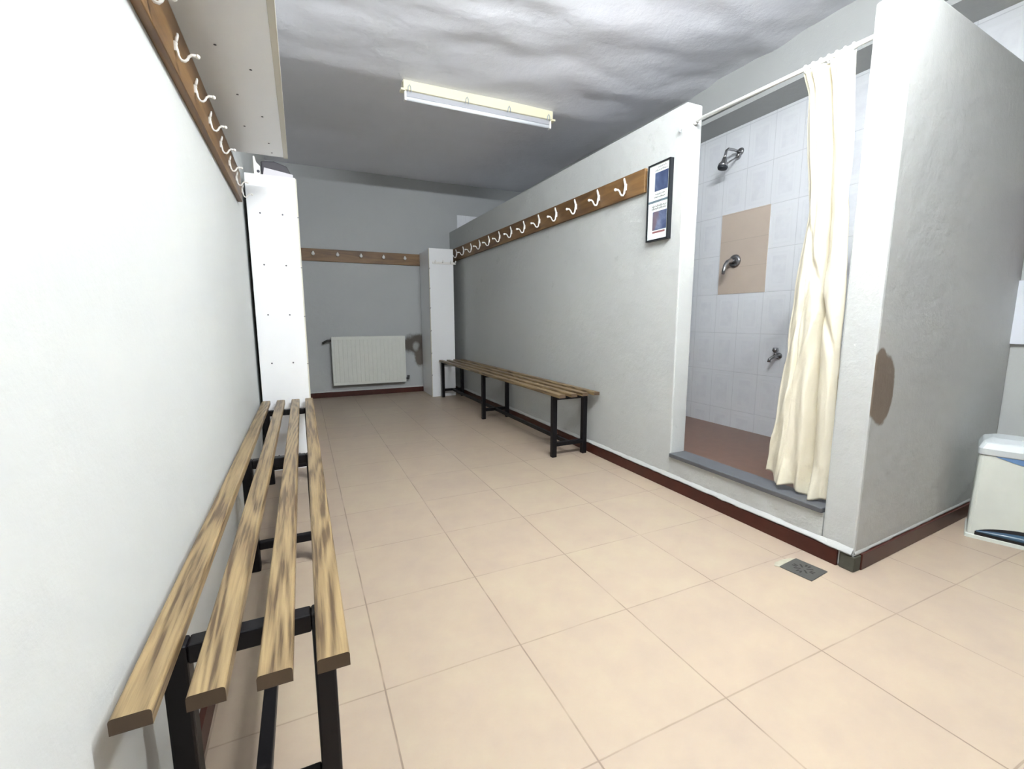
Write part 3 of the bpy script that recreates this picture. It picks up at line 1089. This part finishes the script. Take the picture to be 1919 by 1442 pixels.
def ring(u0, u1, d0, d1, z, rad=0.06, tilt=0.0):
    out = []
    for (cu, cd, a0) in ((u1 - rad, d1 - rad, 0), (u0 + rad, d1 - rad, 90), (u0 + rad, d0 + rad, 180), (u1 - rad, d0 + rad, 270)):
        for k in range(5):
            a = math.radians(a0 + 22.5 * k)
            uu, dd = cu + rad * math.cos(a), cd + rad * math.sin(a)
            out.append(q(uu, dd, z - tilt * 0))
    return out


bb = loft([ring(-.015, Wd + .015, -.015, Dp, 0.0, .03), ring(-.012, Wd + .012, -.012, Dp, 0.035, .03), ring(0, Wd, 0, Dp, 0.045, .035), ring(.012, Wd - .012, .012, Dp, .93, .045), ring(.012, Wd - .012, .012, Dp, .955, .045)])
bb.build('body', M['bin'], r)
bl = loft([ring(.0, Wd, .0, Dp, .958, .05), ring(.0, Wd, .0, Dp, 1.03, .05), ring(.03, Wd - .03, .04, Dp - .02, 1.10, .06), ring(.10, Wd - .10, .15, Dp - .1, 1.135, .08)])
for i in range(len(bl.sm)):
    bl.sm[i] = False
bl.build('lid', M['bin_lid'], r, 0.012)
# blue liner crescent below the lid
cr = MB()
n = 24
vs_, fs = [], []
for i in range(n + 1):
    t = i / n
    u = .14 + (Wd - .28) * t
    s = math.sin(math.pi * t)
    vs_ += [q(u, .006, .957), q(u, .006, .957 - .075 * s - .002), q(u, .014, .957 - .075 * s - .002), q(u, .014, .957)]
for i in range(n):
    for k in range(4):
        fs.append((i * 4 + k, i * 4 + (k + 1) % 4, (i + 1) * 4 + (k + 1) % 4, (i + 1) * 4 + k))
cr.add(vs_, fs)
cr.build('liner', M['bin_blue'], r)
# pedal: dark arched recess with a blue foot plate
pd = MB()
vs_, fs = [], []
for i in range(n + 1):
    t = i / n
    u = .065 + (Wd - .13) * t
    s = math.sin(math.pi * (0.02 + 0.96 * t)) ** 0.6
    vs_ += [q(u, -.004, .04), q(u, -.004, .06 + .13 * s), q(u, .02, .06 + .13 * s), q(u, .02, .04)]
for i in range(n):
    for k in range(4):
        fs.append((i * 4 + k, i * 4 + (k + 1) % 4, (i + 1) * 4 + (k + 1) % 4, (i + 1) * 4 + k))
fs += [(0, 1, 2, 3), (n * 4 + 3, n * 4 + 2, n * 4 + 1, n * 4)]
pd.add(vs_, fs)
pd.build('pedal_recess', M['frame'], r)
pp = MB()
vs_, fs = [], []
for i in range(n + 1):
    t = i / n
    u = .075 + (Wd - .15) * t
    s = math.sin(math.pi * t)
    vs_ += [q(u, -.004, .080), q(u, -.010 - .02 * s, .078), q(u, -.010 - .02 * s, .088 + .012 * s), q(u, -.004, .098 + .05 * s)]
for i in range(n):
    for k in range(4):
        fs.append((i * 4 + k, i * 4 + (k + 1) % 4, (i + 1) * 4 + (k + 1) % 4, (i + 1) * 4 + k))
pp.add(vs_, fs, True)
pp.build('pedal', M['pedal'], r)

# ================================================================== WALL BOARDS AT FAR RIGHT
tag(MB().box(XR - .06, XR, -.35, 0.745, 2.12, 2.90).build('wall_board', M['whiteboard'], None, 0.008, origin=(XR, .2, 2.5)),
    'pale white board on the far right wall, at the right edge of the picture', 'wall panel')
tag(MB().box(XR - .045, XR, -.35, 0.70, 2.905, 4.25).build('wall_panel', M['mauve'], None, 0.008, origin=(XR, .2, 3.5)),
    'greyish mauve panel directly above the pale board at the right edge', 'wall panel')
